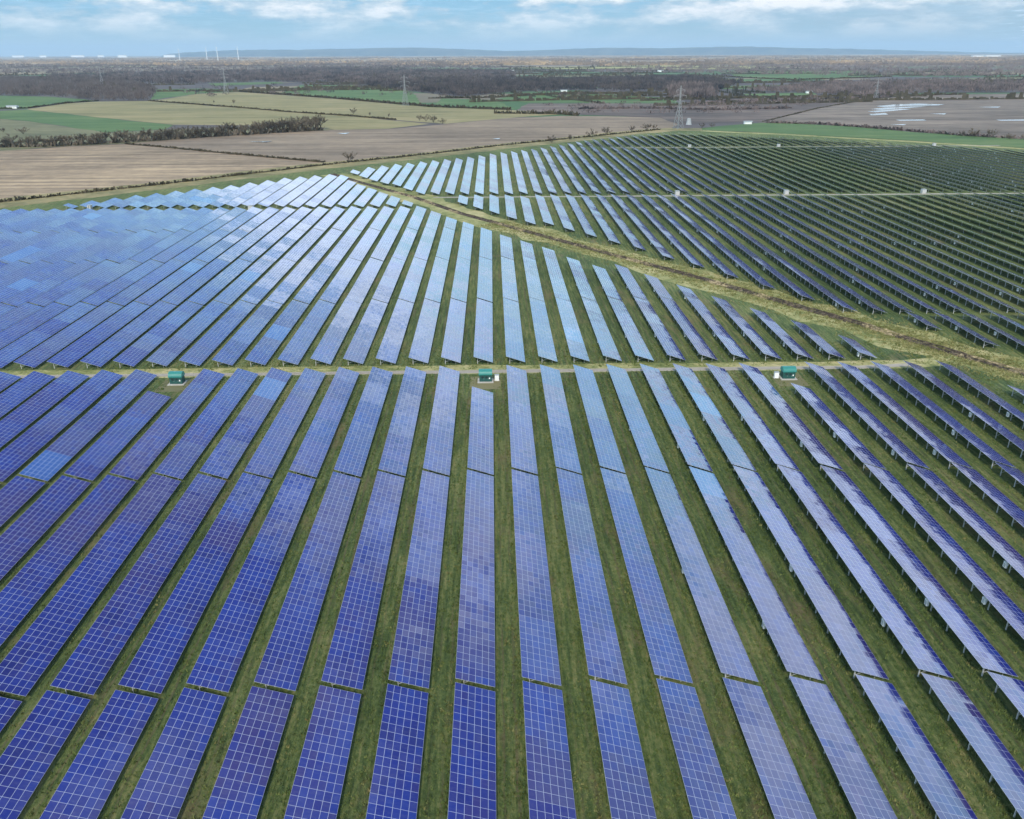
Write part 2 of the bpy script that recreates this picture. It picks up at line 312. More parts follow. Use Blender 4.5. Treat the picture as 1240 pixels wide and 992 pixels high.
def country_mat():
    n = NT('patchwork_countryside'); p = n.pos()
    w = n.vmath('ADD', n.mapv(p, (0.0016, 0.0030, 0.0), 0.25), n.vmath('SCALE', n.noise(p, 0.0015, 3, 0.5, 1), scale=0.35))
    v = N(n.t, 'ShaderNodeTexVoronoi', feature='F1'); v.inputs['Scale'].default_value = 1.0; v.inputs['Randomness'].default_value = 0.9; n.L(w, v.inputs['Vector'])
    r = N(n.t, 'ShaderNodeSeparateXYZ'); n.L(v.outputs['Color'], r.inputs[0])
    c = n.ramp(r.outputs[0], [(0.0, (0.085, 0.07, 0.066)), (0.26, (0.05, 0.105, 0.035)), (0.44, (0.15, 0.125, 0.08)), (0.56, (0.075, 0.062, 0.058)), (0.72, (0.06, 0.11, 0.04)), (0.86, (0.21, 0.17, 0.10))], True)
    far = n.math('SMOOTH_MIN', 1.0, n.math('MULTIPLY', n.math('MAXIMUM', n.math('SUBTRACT', n.vmath('LENGTH', p), 4200.0), 0.0), 1 / 4500.0), 0.1)
    ln = N(n.t, 'ShaderNodeVectorMath', operation='LENGTH'); n.L(p, ln.inputs[0])
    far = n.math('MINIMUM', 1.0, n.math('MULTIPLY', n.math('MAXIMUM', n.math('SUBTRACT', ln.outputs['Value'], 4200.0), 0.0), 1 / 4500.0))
    dry_or_sunlit = n.ramp(n.noise(n.mapv(p, (0.0006, 0.002, 0)), 1.0, 5, 0.6), [(0.38, (0.16, 0.12, 0.09)), (0.5, (0.34, 0.24, 0.14)), (0.62, (0.50, 0.38, 0.20))])  # sunlight on the distant band, mixed into the ground colour as light tan
    c = n.mix(n.math('MULTIPLY', far, 0.8), c, dry_or_sunlit)
    g = n.noise(p, 0.01, 6, 0.7)
    k = n.math('MULTIPLY_ADD', g, 1.1, 0.45); n.color(n.mix(1.0, c, n.comb(k, k, k), 'MULTIPLY')); return n.mat
MAT['country'] = country_mat()
def hill_mat():
    n = NT('wooded_far_hills'); n.color(n.ramp(n.noise(n.pos(), 0.002, 5), [(0.4, (0.05, 0.06, 0.045)), (0.6, (0.11, 0.11, 0.075))])); return n.mat
MAT['hill'] = hill_mat()

# ------------------------------------------------------------------ ground and fields
def sheet(name, pts, mat, z, jitter=0.0):
    """flat field outline (metres), edges subdivided and slightly uneven"""
    out = []
    for i, a in enumerate(pts):
        b = pts[(i + 1) % len(pts)]; L = math.dist(a, b); k = max(1, min(12, int(L / 40))) if jitter else 1
        for j in range(k):
            t = j / k; q = jitter if j else 0.0
            out.append((a[0] + (b[0]-a[0])*t + random.uniform(-q, q), a[1] + (b[1]-a[1])*t + random.uniform(-q, q), z))
    me = bpy.data.meshes.new(name); me.from_pydata(out, [], [tuple(range(len(out)))])
    if me.polygons[0].normal.z < 0: me.flip_normals()
    me.materials.append(mat); return tag(put(name, me), kind='structure')
def px(l): return [ground_at(*a) for a in l]
g = MB(); g.face([(-46000, -3000, -0.60), (46000, -3000, -0.60), (46000, 47000, -0.60), (-46000, 47000, -0.60)])
tag(g.build('countryside_ground', MAT['country']), kind='structure')
BORDER = [(-220, 274), (0, 246), (100, 235), (200, 224), (270, 215), (330, 208), (400, 200), (480, 192), (560, 183), (600, 178), (700, 168), (760, 161), (815, 156.5), (850, 157)]
EAST = [(900, 160), (950, 162), (1000, 165), (1100, 170.5), (1240, 179.5), (1420, 192)]
farm = px(BORDER) + px(EAST) + [(820, 560), (560, 200), (330, -40), (-330, -40), (-420, 200)]
sheet('solar_farm_ground', farm, MAT['grass'], 0.0)
FZ = -0.5
FIELDS = [
 ('ploughed_field', 'plough', [(-240, 268), (0, 244), (100, 233), (200, 222), (270, 213), (330, 206), (398, 198), (395, 196), (270, 185), (150, 174), (80, 177), (0, 183), (-240, 196)]),
 ('stubble_field', 'plough2', [(152, 174), (200, 168), (280, 163), (345, 160), (405, 157), (470, 156), (540, 150), (610, 143), (680, 140), (740, 140.5), (800, 142), (822, 150), (812, 155), (760, 159), (700, 166), (600, 176), (480, 190), (400, 198), (395, 196)]),
 ('tan_field', 'tan', [(185, 121.5), (240, 114), (290, 111.5), (410, 120), (520, 129.5), (620, 133), (680, 138), (610, 143), (540, 149.5), (480, 145), (350, 136)]),
 ('tan_field', 'tan', [(32, 132), (80, 125), (120, 122.7), (180, 122), (300, 131.5), (420, 140), (520, 149.6), (470, 155.5), (405, 156.8), (395, 155), (330, 152), (210, 150.5), (120, 142)]),
 ('wheat_field', 'green', [(-200, 108), (0, 112), (40, 114), (100, 119.7), (120, 122.4), (80, 124.6), (32, 131.5), (0, 132), (-200, 130)]),
 ('wheat_field', 'green', [(-200, 136), (0, 134), (32, 132.5), (120, 142.5), (210, 151), (200, 156), (130, 160), (60, 150), (35, 146), (0, 143)]),
 ('pasture', 'olive', [(-240, 143), (0, 143.5), (35, 146.5), (60, 150.5), (130, 160.5), (200, 156.5), (330, 152.5), (395, 155.5), (404, 157), (345, 159.6), (280, 162.6), (150, 173.5), (80, 176.5), (0, 182), (-240, 194)]),
 ('meadow', 'green', [(340, 112.5), (365, 102.5), (400, 103), (480, 103), (500, 112), (512, 127.5), (410, 119)]),
 ('meadow', 'green', [(180, 121), (185, 108), (250, 107), (330, 111), (290, 110.8), (240, 113.4)]),
 ('meadow', 'green', [(520, 129), (535, 119), (600, 121), (625, 132.5)]),
 ('meadow', 'green', [(600, 120), (630, 113), (690, 111), (740, 113), (780, 117), (815, 118), (820, 124), (700, 124), (640, 124)]),
 ('dark_stubble', 'purple', [(625, 133), (640, 125), (700, 125), (820, 125), (900, 119), (1000, 117), (1090, 113), (1010, 127), (920, 147), (870, 148), (822, 150), (800, 141.5), (740, 140), (682, 138)]),
 ('flooded_stubble', 'flood', [(890, 152), (925, 147), (990, 131), (1012, 127), (1060, 119), (1120, 115), (1240, 113), (1400, 113), (1400, 180), (1240, 167), (1110, 159), (1030, 152), (960, 148)]),
 ('green_verge', 'green', [(832, 157), (870, 152.5), (920, 148.5), (960, 149), (1030, 153), (1110, 160), (1240, 168), (1420, 181), (1420, 191), (1240, 178.5), (1100, 169.5), (1000, 164), (900, 159)]),
 ('meadow', 'green', [(880, 86), (960, 84), (1060, 86), (1080, 92), (960, 96), (890, 93)]),
 ('meadow', 'olive', [(700, 97), (820, 99), (830, 102.5), (720, 101)]),
 ('meadow', 'olive', [(20, 100.5), (40, 98), (-80, 96), (-80, 100)]),
 ('meadow', 'green', [(830, 96.5), (990, 94.5), (1000, 97), (840, 99.5)]),
 ('meadow', 'green', [(1000, 89), (1110, 87.5), (1130, 90), (1010, 92)]),
 ('meadow', 'olive', [(560, 101), (690, 98.5), (700, 101.5), (570, 104)]),
 ('meadow', 'green', [(250, 100.5), (330, 98), (345, 101), (260, 104)]),
 ('meadow', 'olive', [(640, 91), (780, 89.5), (790, 92), (650, 94)]),
 ('meadow', 'green', [(860, 104.5), (985, 102), (990, 105.5), (870, 108)]),
 ('meadow', 'green', [(660, 103.5), (790, 103), (800, 106.5), (670, 107)]),
 ('meadow', 'green', [(1080, 104.5), (1200, 102.5), (1210, 105), (1090, 107)]),
 ('meadow', 'green', [(440, 93), (540, 91.5), (548, 94), (450, 95.5)]),
 ('meadow', 'olive', [(1110, 95), (1260, 93.5), (1264, 95.8), (1120, 97)]),
 ('meadow', 'green', [(900, 113.6), (985, 112), (990, 115), (905, 116.6)]),
 ('tan_field', 'margin', [(620, 82), (800, 79), (960, 81), (880, 84), (700, 84)]),
]
for i, (nm, m, l) in enumerate(FIELDS): sheet(nm, px(l), MAT[m], FZ + 0.012 * i, 3.0)
FLOORS = [
 [(-160, 112), (-160, 97), (60, 95), (150, 97), (190, 108), (182, 121.5), (120, 121.5), (60, 117)],
 [(60, 96), (60, 91), (200, 88), (400, 84), (620, 86), (625, 95), (480, 101), (400, 101), (340, 99), (200, 102)],
 [(430, 103), (520, 98), (700, 96), (830, 93), (900, 100), (860, 112), (800, 110), (700, 109), (620, 111), (560, 117), (512, 112)],
 [(812, 120), (808, 104), (860, 106), (866, 121)],
 [(900, 110), (1000, 101), (1120, 98), (1400, 98), (1400, 112), (1120, 112), (1060, 117), (990, 114)],
 [(700, 88), (860, 79), (1400, 74), (1400, 92), (1100, 93), (900, 90)],
 [(-200, 90), (-200, 80), (250, 78), (600, 76), (620, 83), (300, 85), (60, 90)],
]
for i, l in enumerate(FLOORS[:5]): sheet('woodland_floor', px(l), MAT['floor'], FZ + 0.24 + 0.012 * i)
for i, l in enumerate([[(1060, 128.6), (1085, 126.2), (1112, 125.4), (1144, 126.3), (1136, 127.6), (1100, 128.2), (1072, 129.8)], [(1054, 132), (1070, 130.4), (1104, 128.9), (1122, 129), (1100, 130.6), (1068, 133.0)], [(1050, 135), (1064, 133.6), (1092, 131.8), (1104, 132.2), (1078, 134.6), (1060, 136)],
        [(1052, 138), (1072, 136.8), (1076, 138.6), (1056, 139.8)], [(1084, 145), (1118, 144.6), (1122, 145.8), (1090, 146.2)], [(1126, 137.6), (1146, 137.2), (1144, 138.6)],
        [(1206, 145), (1260, 144.4), (1260, 146), (1212, 146.2)], [(1078, 150.6), (1098, 150.2), (1094, 151.6)], [(1184, 129.6), (1212, 129), (1208, 130.4)],
        [(844, 131.6), (856, 130.8), (854, 132.6)], [(880, 127), (904, 126.4), (900, 127.8)], [(1000, 119), (1018, 118.4), (1016, 119.4)],
        [(300, 171.5), (330, 170.6), (322, 172.4)], [(408, 161.2), (424, 160.6), (418, 162.4)], [(596, 168), (606, 167.2), (604, 168.6)]]):
    sheet('flood_water', px(l), MAT['water'], FZ + 0.36 + 0.004 * i)
# yellow tussocky margins, tracks
def band(name, line, w, mat, z, wob=0.0):
    """a strip along a polyline (metres) as one sheet"""
    v, f = [], []; dense = []
    for i in range(len(line) - 1):
        a, b = line[i], line[i+1]; k = max(1, int(math.dist(a, b) / 12))
        dense += [(a[0] + (b[0]-a[0])*j/k, a[1] + (b[1]-a[1])*j/k) for j in range(k)]
    dense.append(line[-1])
    for i, a in enumerate(dense):
        p, q = dense[max(0, i-1)], dense[min(len(dense)-1, i+1)]; d = Vector((q[0]-p[0], q[1]-p[1])).normalized()
        for s in (-1, 1):
            ww = w / 2 + random.uniform(-wob, wob); v.append((a[0] - d.y*ww*s, a[1] + d.x*ww*s, z))
    for i in range(len(dense)-1): f.append((2*i+1, 2*i, 2*i+2, 2*i+3))
    me = bpy.data.meshes.new(name); me.from_pydata(v, [], f)
    if me.polygons[0].normal.z < 0: me.flip_normals()
    me.materials.append(mat); return tag(put(name, me), kind='structure')
DITCH = [(x*P, y*P) for x, y in ((-12.7, 67.6), (-9.54, 62.5), (-5.31, 56.1), (-1.77, 49.6), (0.2, 46.7), (1.97, 44.0), (4.31, 40.6), (6.35, 37.6), (8.44, 34.6), (10.16, 31.9), (11.44, 29.8), (13.05, 27.4), (13.95, 25.7), (14.83, 24.2), (15.93, 22.4), (18.0, 19.4), (20.5, 15.0))]
band('grass_margin', DITCH, 22, MAT['margin'], 0.006, 4.0)
bl = px(BORDER); band('grass_margin', bl, 36, MAT['dry_or_sunlit'], 0.010, 2.0)
band('grass_margin', px([(850, 158.5)] + [(a, b + 0.8) for a, b in EAST]), 12, MAT['margin'], 0.014, 1.0)
band('track_verge', [(-330, 23.30*P), (12.8*P, 23.30*P), (14.3*P, 23.6*P)], 6.6, MAT['margin'], 0.018, 0.6)
band('gravel_track', [(-330, 23.12*P), (11.2*P, 23.12*P), (13.0*P, 23.3*P)], 2.3, MAT['gravel'], 0.026, 0.2)
band('gravel_track', [(-3.9*P, 55.75*P), (60*P, 55.75*P)], 3.4, MAT['gravel'], 0.022, 0.4)
band('gravel_track', [(12*P, 86.0*P), (52*P, 86.0*P)], 3.5, MAT['gravel'], 0.024, 0.4)
band('gravel_track', [(-27*P, 52.2*P), (-9*P, 51.5*P)], 3.0, MAT['olive'], 0.022, 0.4)
def pad(x, y, w, d, mat='gravel', z=0.032): sheet('gravel_pad', [(x-w/2, y-d/2), (x+w/2, y-d/2), (x+w/2, y+d/2), (x-w/2, y+d/2)], MAT[mat], z)
# the ditch: two low earth banks and a muddy bottom between them
def ditch():
    prof = [(-2.3, 0.03), (-1.5, 0.40), (-0.9, 0.55), (-0.35, 0.05), (0.3, 0.04), (0.8, 0.62), (1.4, 0.42), (2.2, 0.03)]
    v, f = [], []; dense = []
    for i in range(len(DITCH) - 1):
        a, b = DITCH[i], DITCH[i+1]; k = max(1, int(math.dist(a, b) / 2.5))
        dense += [(a[0] + (b[0]-a[0])*j/k, a[1] + (b[1]-a[1])*j/k) for j in range(k)]
    n = len(prof)
    for i, a in enumerate(dense):
        p, q = dense[max(0, i-2)], dense[min(len(dense)-1, i+2)]; d = Vector((q[0]-p[0], q[1]-p[1])).normalized(); nx, ny = d.y, -d.x
        for j, (o, h) in enumerate(prof):
            e = 0.0 if j in (0, n-1) else random.uniform(-.25, .25)
            v.append((a[0] + nx*(o+e), a[1] + ny*(o+e), h * (1.0 if j in (0, n-1) else random.uniform(0.6, 1.25))))
    for i in range(len(dense)-1):
        for j in range(n-1): f.append((i*n+j, i*n+j+1, (i+1)*n+j+1, (i+1)*n+j))
    me = bpy.data.meshes.new('ditch'); me.from_pydata(v, [], f)
    if sum(q.normal.z for q in me.polygons) < 0: me.flip_normals()
    me.materials.append(MAT['mud']); tag(put('ditch', me), kind='structure')
ditch()
# far hills
def hills():
    prof = [(205, 65), (240, 62.8), (275, 61.0), (310, 60.2), (360, 60.4), (420, 59), (500, 57.6), (560, 59.5), (620, 62), (680, 60), (730, 57.8), (800, 58.4), (860, 57), (910, 56.6), (960, 58.2), (1000, 58.8), (1060, 60), (1110, 61.5), (1180, 63.4), (1260, 64.6)]
    D = 29000.0; v, f = [], []
    pts = []
    for i in range(len(prof)-1):
        for j in range(6):
            t = j/6; pts.append((prof[i][0] + (prof[i+1][0]-prof[i][0])*t, prof[i][1] + (prof[i+1][1]-prof[i][1])*t + random.uniform(-.35, .35)))
    for x, y in pts:
        d = FWD * F_PX + RGT * (x - 620) - UPV * (y - 496); t = D / d.y; top = CAM + d * t
        h = max(2.0, top.z)
        for dy, k in ((-900, -0.6), (-450, h*0.62), (0, h), (900, h*0.7), (2400, -0.6)): v.append((top.x, D + dy, k))
    for i in range(len(pts)-1):
        for j in range(4): f.append((i*5+j, (i+1)*5+j, (i+1)*5+j+1, i*5+j+1))
    me = bpy.data.meshes.new('hills'); me.from_pydata(v, [], f); me.materials.append(MAT['hill'])
    for q in me.polygons: q.use_smooth = True
    tag(put('hills', me), kind='structure')
hills()

# ------------------------------------------------------------------ solar tables
MODLEN = 1.34; SLOPE = math.hypot(RUN, DZ); NX, NZ = -DZ / SLOPE, RUN / SLOPE
NRM = Vector((DZ / SLOPE, 0, RUN / SLOPE))
def table_geometry(b, x0, y0, L, uvoff=0):
    """panel sheet whose low edge runs along x0; y0..y0+L"""
    n = round(L / MODLEN); lo = Vector((x0, 0, LOW)); hi = Vector((x0 - RUN, 0, LOW + DZ)); t = NRM * 0.045
    A, B = Vector((0, y0, 0)), Vector((0, y0 + L, 0))
    b.face([lo+A, lo+B, hi+B, hi+A], 0, [(0, uvoff), (0, uvoff+n), (6, uvoff+n), (6, uvoff)])
    lo2, hi2 = lo - t, hi - t
    b.face([lo2+A, hi2+A, hi2+B, lo2+B], 2)
    b.face([lo+A, hi+A, hi2+A, lo2+A], 1); b.face([lo+B, lo2+B, hi2+B, hi+B], 1)
    b.face([lo+A, lo2+A, lo2+B, lo+B], 1); b.face([hi+A, hi+B, hi2+B, hi2+A], 1)
REAR, FRONT = -RUN * 0.80, -RUN * 0.26
def under(x): return LOW + DZ * (-x / RUN) - 0.05
def stations(L): n = max(2, round(L / 4.5)); e = min(1.2, L * .12); return [e + (L - 2*e) * i / (n - 1) for i in range(n)]
def frame_geometry(b, x0, y0, L, st, rear=False):
    for fx in (0.16, 0.5, 0.84):
        x = -RUN * fx; z = under(x) - 0.05; b.bar((x0+x, y0, z), (x0+x, y0+L, z), 0.06, 0.09)
    for s in st:
        y = y0 + s
        b.bar((x0-RUN*.06, y, under(-RUN*.06)-.16), (x0-RUN*.94, y, under(-RUN*.94)-.16), 0.07, 0.10)
        b.bar((x0+FRONT, y, 0), (x0+FRONT, y, under(FRONT)-.2), 0.09)
        b.bar((x0+REAR*.97, y, 0.7), (x0-RUN*.45, y, under(-RUN*.45)-.2), 0.05)
        if rear: b.bar((x0+REAR, y, 0), (x0+REAR, y, under(REAR)-.2), 0.10)
_pm, _fm = {}, {}
def panel_mesh(L):
    k = round(L, 1)
    if k not in _pm:
        b = MB(); table_geometry(b, 0, 0, L); _pm[k] = b.mesh('module_surface', [MAT['panel'], MAT['alu'], MAT['back']])
    return _pm[k]
def frame_mesh(L, rear):
    k = (round(L, 1), rear)
    if k not in _fm:
        b = MB(); frame_geometry(b, 0, 0, L, stations(L), rear); _fm[k] = b.mesh('support_frame', MAT['steel'])
    return _fm[k]
_b = MB(); _b.bar((0, 0, 0), (0, 0, under(REAR) - 0.2), 0.15, 0.15); LEG = _b.mesh('leg', MAT['steel'])
_b = MB(); _b.box((-0.17, -0.36, 0), (0.17, 0.36, 1.0)); _b.box((-0.20, -0.40, 1.0), (0.20, 0.40, 1.04)); _b.box((-0.192, -0.26, 0.12), (-0.173, 0.26, 0.86), 1); _b.bar((0.1, 0, 0.5), (0.55, 0, 0.5), 0.12)
INV = _b.mesh('inverter_box', [MAT['white'], MAT['offwhite']])

def side_phrase(k):
    c = min((-9, 0, 9), key=lambda q: abs(k - q)); nm = {-9: 'left', 0: 'middle', 9: 'right'}[c]
    if k == c: return f'in the row at the {nm} green cabin'
    return f'{ordinal(abs(int(k - c)))} row {"left" if k < c else "right"} of the {nm} green cabin'
TABLES = []          # (name, x of low edge, y0, y1, label, category, group, detail)
def add(name, k, a, b, label, cat, grp, box=None): TABLES.append([name, k*P, a*P, b*P, label, cat, grp, box])
# front block, three tables to a row
fr = random.Random(3)
for k in range(-27, 23):
    top = 22.90
    if k in (-9, 0, 9): top = 21.2
    if k >= 15: top = 20.85 - (k - 15) * 1.7
    hue = 'dark blue' if k < 4 else 'pale blue'
    for s, (a, b) in enumerate(((2.75, 9.488), (9.585, 16.25), (16.34, top))):
        if b - a < 1.0: continue
        if s == 1 and k >= 19: b = min(b, top)
        if b - a < 1.0: continue
        pos = ('nearest the camera', 'halfway along', 'ending at the track')[s]
        add('solar_table', k, a, b, f'{hue} solar table {pos}, {side_phrase(k)}', 'solar table', 'solar tables in front of the gravel track', fr.uniform(.15, .5) if s else None)
# second block
TOP2 = {-5: 50.9, -4: 50.86, -3: 49.1, -2: 47.15, -1: 45.65, 0: 44.0, 1: 42.1, 2: 40.6, 3: 39.1, 4: 37.0, 5: 35.42, 6: 35.45, 7: 33.7, 8: 31.9, 9: 30.3, 10: 28.6, 11: 27.1, 12: 25.4}
def west_limit(x): # where the field border cuts the rows, in P units
    pts = [(-60, 40.0), (-32.4, 49.3), (-29.0, 51.0), (-25.9, 52.8), (-23.9, 55.0), (-21, 57.6), (-18.1, 60.0), (-15.3, 63.4), (-13.2, 64.9), (-11.7, 66.8)]
    for (x0, y0), (x1, y1) in zip(pts, pts[1:]):
        if x <= x1: return y0 + (y1 - y0) * (x - x0) / (x1 - x0)
    return pts[-1][1]
SEG2 = ((23.66, 30.25), (30.33, 37.2), (37.28, 44.2), (44.28, 50.95))
for k in range(-44, 13):
    top = TOP2.get(k, min(50.95, west_limit(k)))
    for s, (a, b) in enumerate(SEG2):
        b = min(b, top)
        if b - a < 0.7: continue
        pos = ('first', 'second', 'third', 'fourth')[s]
        add('solar_table', k, a, b, f'sky blue solar table {pos} beyond the track, {side_phrase(k)}', 'solar table', 'solar tables between the track and the ditch', fr.uniform(.2, .5) if k > 2 else None)
TOP4 = {-5: 53.1, -6: 54.8, -7: 56.6, -8: 58.5, -9: 60.2, -10: 62.2, -11: 65.0, -12: 65.6, -13: 64.9}
for i, k in enumerate(range(-5, -27, -1)):
    top = TOP4.get(k, west_limit(k)); a = 51.75 + (0.3 if k < -12 else 0.0)
    if top - a < 0.5: continue
    if top - a > 8: spl = [(a, a + (top-a)*.5 - .04), (a + (top-a)*.5 + .04, top)]
    else: spl = [(a, top)]
    for j, (q, r) in enumerate(spl):
        add('solar_table', k, q, r, f'blue solar table past the far left gap, {ordinal(i+1)} row from its right end' + (', rear' if j else (', front' if len(spl) > 1 else '')), 'solar table', 'solar tables at the ploughed field edge')
# right block: long unbroken rows beyond the ditch
OFF = 0.45
NEAR = {-2: 52.3, -1: 50.6, 0: 49.0, 1: 47.3, 2: 45.7, 3: 45.45, 4: 43.8, 5: 42.2, 6: 40.5, 7: 39.0, 8: 37.1, 9: 35.5, 10: 33.6, 11: 31.85, 12: 30.2, 13: 28.65}
for i, j in enumerate(range(-2, 52)):
    k = j + OFF; a = NEAR.get(j, 28.4); b = 54.4 if j == 2 else 55.05
    add('solar_row', k, a, b, f'long solar row beyond the ditch, {ordinal(i+1)} from the left before the pale track', 'solar row', 'long solar rows between the ditch and the pale track', fr.uniform(.1, .9))
for i, j in enumerate(range(15, 23)):
    k = j + OFF; a = 26.4 - (j - 15) * 1.78
    add('solar_row', k, a, 28.0, f'short solar row across the ditch near the right edge, {ordinal(i+1)} from the left', 'solar row', 'short solar rows by the lower ditch', 0.6)
NEAR2 = {-11: 66.6, -10: 64.6, -9: 62.8, -8: 61.4, -7: 60.3, -6: 58.3, -5: 56.6, -4: 56.5, -3: 56.45}
def east_limit(x):
    pts = [(-11.0, 67.3), (-9.9, 69.4), (-8.9, 70.3), (-7.6, 71.75), (-6.6, 72.2), (-5.5, 73.4), (-3.4, 75.0), (-1.3, 76.7), (.4, 79.0), (2.6, 81.1), (4.6, 83.0), (6.7, 85.7), (9.8, 90.5), (16.1, 97.0), (22, 100.2), (26, 98.4), (33, 93.9), (43.3, 86.2), (50.8, 78.9), (60, 70)]
    for (x0, y0), (x1, y1) in zip(pts, pts[1:]):
        if x <= x1: return y0 + (y1 - y0) * (x - x0) / (x1 - x0)
    return pts[-1][1]
for i, j in enumerate(range(-11, 58)):
    k = j + OFF; a = NEAR2.get(j, 56.4); top = east_limit(k)
    b = min(top, 85.4) if k > 9 else top
    if b - a < 0.6: continue
    add('solar_row', k, a, b, f'far solar row beyond the ditch, {ordinal(i+1)} from the left behind the pale track', 'solar row', 'long solar rows behind the pale track', fr.uniform(.1, .9))
    if k > 9 and top > 87.5:
        add('solar_row', k, 86.6, top, f'solar row in the farthest strip by the green verge, {ordinal(i+1)} from the left', 'solar row', 'farthest solar rows by the green verge', None)

def in_view(t):
    _, x, y0, y1 = t[:4]; inside = 0; tot = 0; nY = 14
    for i in range(nY + 1):
        for q in (0, .5, 1):
            u, v, z = project((x - RUN*q, y0 + (y1-y0)*i/nY, LOW + DZ*q)); tot += 1
            if z > 1 and 0 <= u <= 1240 and 0 <= v <= 992: inside += 1
    if not inside: return 0.0, 0.0
    c = [project((x - RUN*q, y, LOW + DZ*q)) for q, y in ((0, y0), (0, y1), (1, y1), (1, y0))]
    if min(p[2] for p in c) < 1: return inside / tot, 9e9
    ar = abs(sum(c[i][0]*c[(i+1) % 4][1] - c[(i+1) % 4][0]*c[i][1] for i in range(4))) / 2
    return inside / tot, ar * inside / tot
scored = []
for t in TABLES:
    f, a = in_view(t); scored.append((a, f, t))
scored.sort(key=lambda s: -s[0])
shown = [s for s in scored if s[0] > 0]
singles = shown[:300]; rest = [s for s in scored if s not in singles]
for a, f, (name, x, y0, y1, label, cat, grp, box) in singles:
    L = y1 - y0; t = empty(name, (x, y0, 0)); tag(t, label, cat, grp); t.rotation_euler.y = fr.gauss(0, R(0.45)); t.rotation_euler.x = fr.gauss(0, R(0.05)) * min(1, 60 / L)
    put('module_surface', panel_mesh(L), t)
    near = y1 < 52*P and name == 'solar_table'
    k = x / P
    legs = (near and (k > 1 or y0 > 23*P)) and y0 < 38*P or (name == 'solar_row' and y0 < 44*P and 9 < k < 23)
    put('support_frame', frame_mesh(L, not legs), t)
    if legs:
        for s in stations(L)[:100]: put('leg', LEG, t, (REAR, s, 0))
    if box is not None and (k > 3 or y0 > 50*P):
        nb = 1 if L < 80 else max(1, int(L / 62))
        st = stations(L)
        for q in range(nb):
            s = st[int(((q + box * (0.8 if nb > 1 else 1)) / nb) * (len(st) - 1))] + 0.6
            put('inverter_box', INV, t, (REAR - 0.55, s, 0.80))
b = MB(); rr = random.Random(5)
for a, f, (name, x, y0, y1, *_r) in rest:
    u, v, z = project((x, (y0+y1)/2, 1))
    if z < 1 or not (-260 < u < 1500): continue
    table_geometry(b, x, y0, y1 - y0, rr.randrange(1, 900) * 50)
    st = stations(y1 - y0)
    for s in st[::2]: b.bar((x+REAR, y0+s, 0), (x+REAR, y0+s, under(REAR)-.2), 0.11, mi=1)
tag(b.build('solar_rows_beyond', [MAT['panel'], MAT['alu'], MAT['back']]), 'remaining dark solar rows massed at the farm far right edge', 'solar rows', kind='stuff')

# ------------------------------------------------------------------ cabins
def green_cabin(x, y, label, cab_side):
    t = empty('substation_cabin', (x, y, 0)); tag(t, label, 'cabin', 'green cabins along the gravel track'); t.scale = (.9, .9, .95)
    b = MB(); b.box((-2.35, -1.95, 0.034), (2.35, 1.55, 0.22)); b.build('plinth', MAT['concrete'], t)
    b = MB(); b.box((-1.8, -1.2, 0.22), (1.8, 1.2, 2.35)); b.build('wall', MAT['green_wall'], t)
    b = MB(); n = 14; pr = [(-1.42*math.cos(math.pi*i/n), 2.35 + 1.15*math.sin(math.pi*i/n)) for i in range(n+1)]
    for i in range(n): b.face([(-1.95, *pr[i]), (-1.95, *pr[i+1]), (1.95, *pr[i+1]), (1.95, *pr[i])][::-1])
    b.face([(-1.95, *q) for q in pr]); b.face([(1.95, *q) for q in pr][::-1]); b.face([(-1.95, *pr[0]), (1.95, *pr[0]), (1.95, *pr[-1]), (-1.95, *pr[-1])])
    for i in range(6): b.bar((-1.6 + i*.64, -1.16, 3.02), (-1.6 + i*.64, -.72, 3.36), .05)
    b.box((-2.0, -1.47, 2.20), (2.0, 1.47, 2.346)); b.build('roof', MAT['green_roof'], t)
    for dx in (-0.85, 0.30):
        b = MB(); b.box((dx-.48, -1.25, 0.27), (dx+.48, -1.203, 2.05)); d = b.build('door', MAT['green_wall'], t)
        b = MB()
        for q in range(7): b.box((dx-.34, -1.285, 1.25+q*.09), (dx+.34, -1.253, 1.31+q*.09))
        b.build('vent_grille', MAT['dark'], d)
        b = MB(); b.box((dx+.34, -1.30, 0.95), (dx+.40, -1.253, 1.12)); b.build('handle', MAT['steel'], d)
    b = MB(); b.box((1.0, -1.235, 1.0), (1.35, -1.203, 1.4)); b.build('notice_plate', MAT['white'], t)
    pad(x, y - 1.5, 8.0, 9.0, 'olive', 0.034)
    if not cab_side: return
    c = empty('switch_cabinet', (x + 3.0*cab_side, y + 0.1, 0))
    tag(c, 'white switch cabinet standing beside the ' + label.split(' green')[0].split()[-1] + ' green cabin' + (' on its right' if cab_side > 0 else ' on its left'), 'cabinet', 'white switch cabinets by the green cabins')
    b = MB(); b.box((-.55, -.4, 0.14), (.55, .4, 1.65)); b.build('housing', MAT['white'], c)
    b = MB(); b.box((-.7, -.5, 0.036), (.7, .5, .14)); b.build('plinth', MAT['concrete'], c)
    b = MB(); b.box((-.62, -.47, 1.65), (.62, .47, 1.72)); b.build('lid', MAT['offwhite'], c)
green_cabin(-9.25*P, 22.45*P, 'left green substation cabin with a rounded roof beside the gravel track', 0)
green_cabin(-0.22*P, 22.35*P, 'middle green substation cabin with a rounded roof beside the gravel track', 1)
green_cabin(8.72*P, 22.30*P, 'right green substation cabin with a rounded roof beside the gravel track', -1)
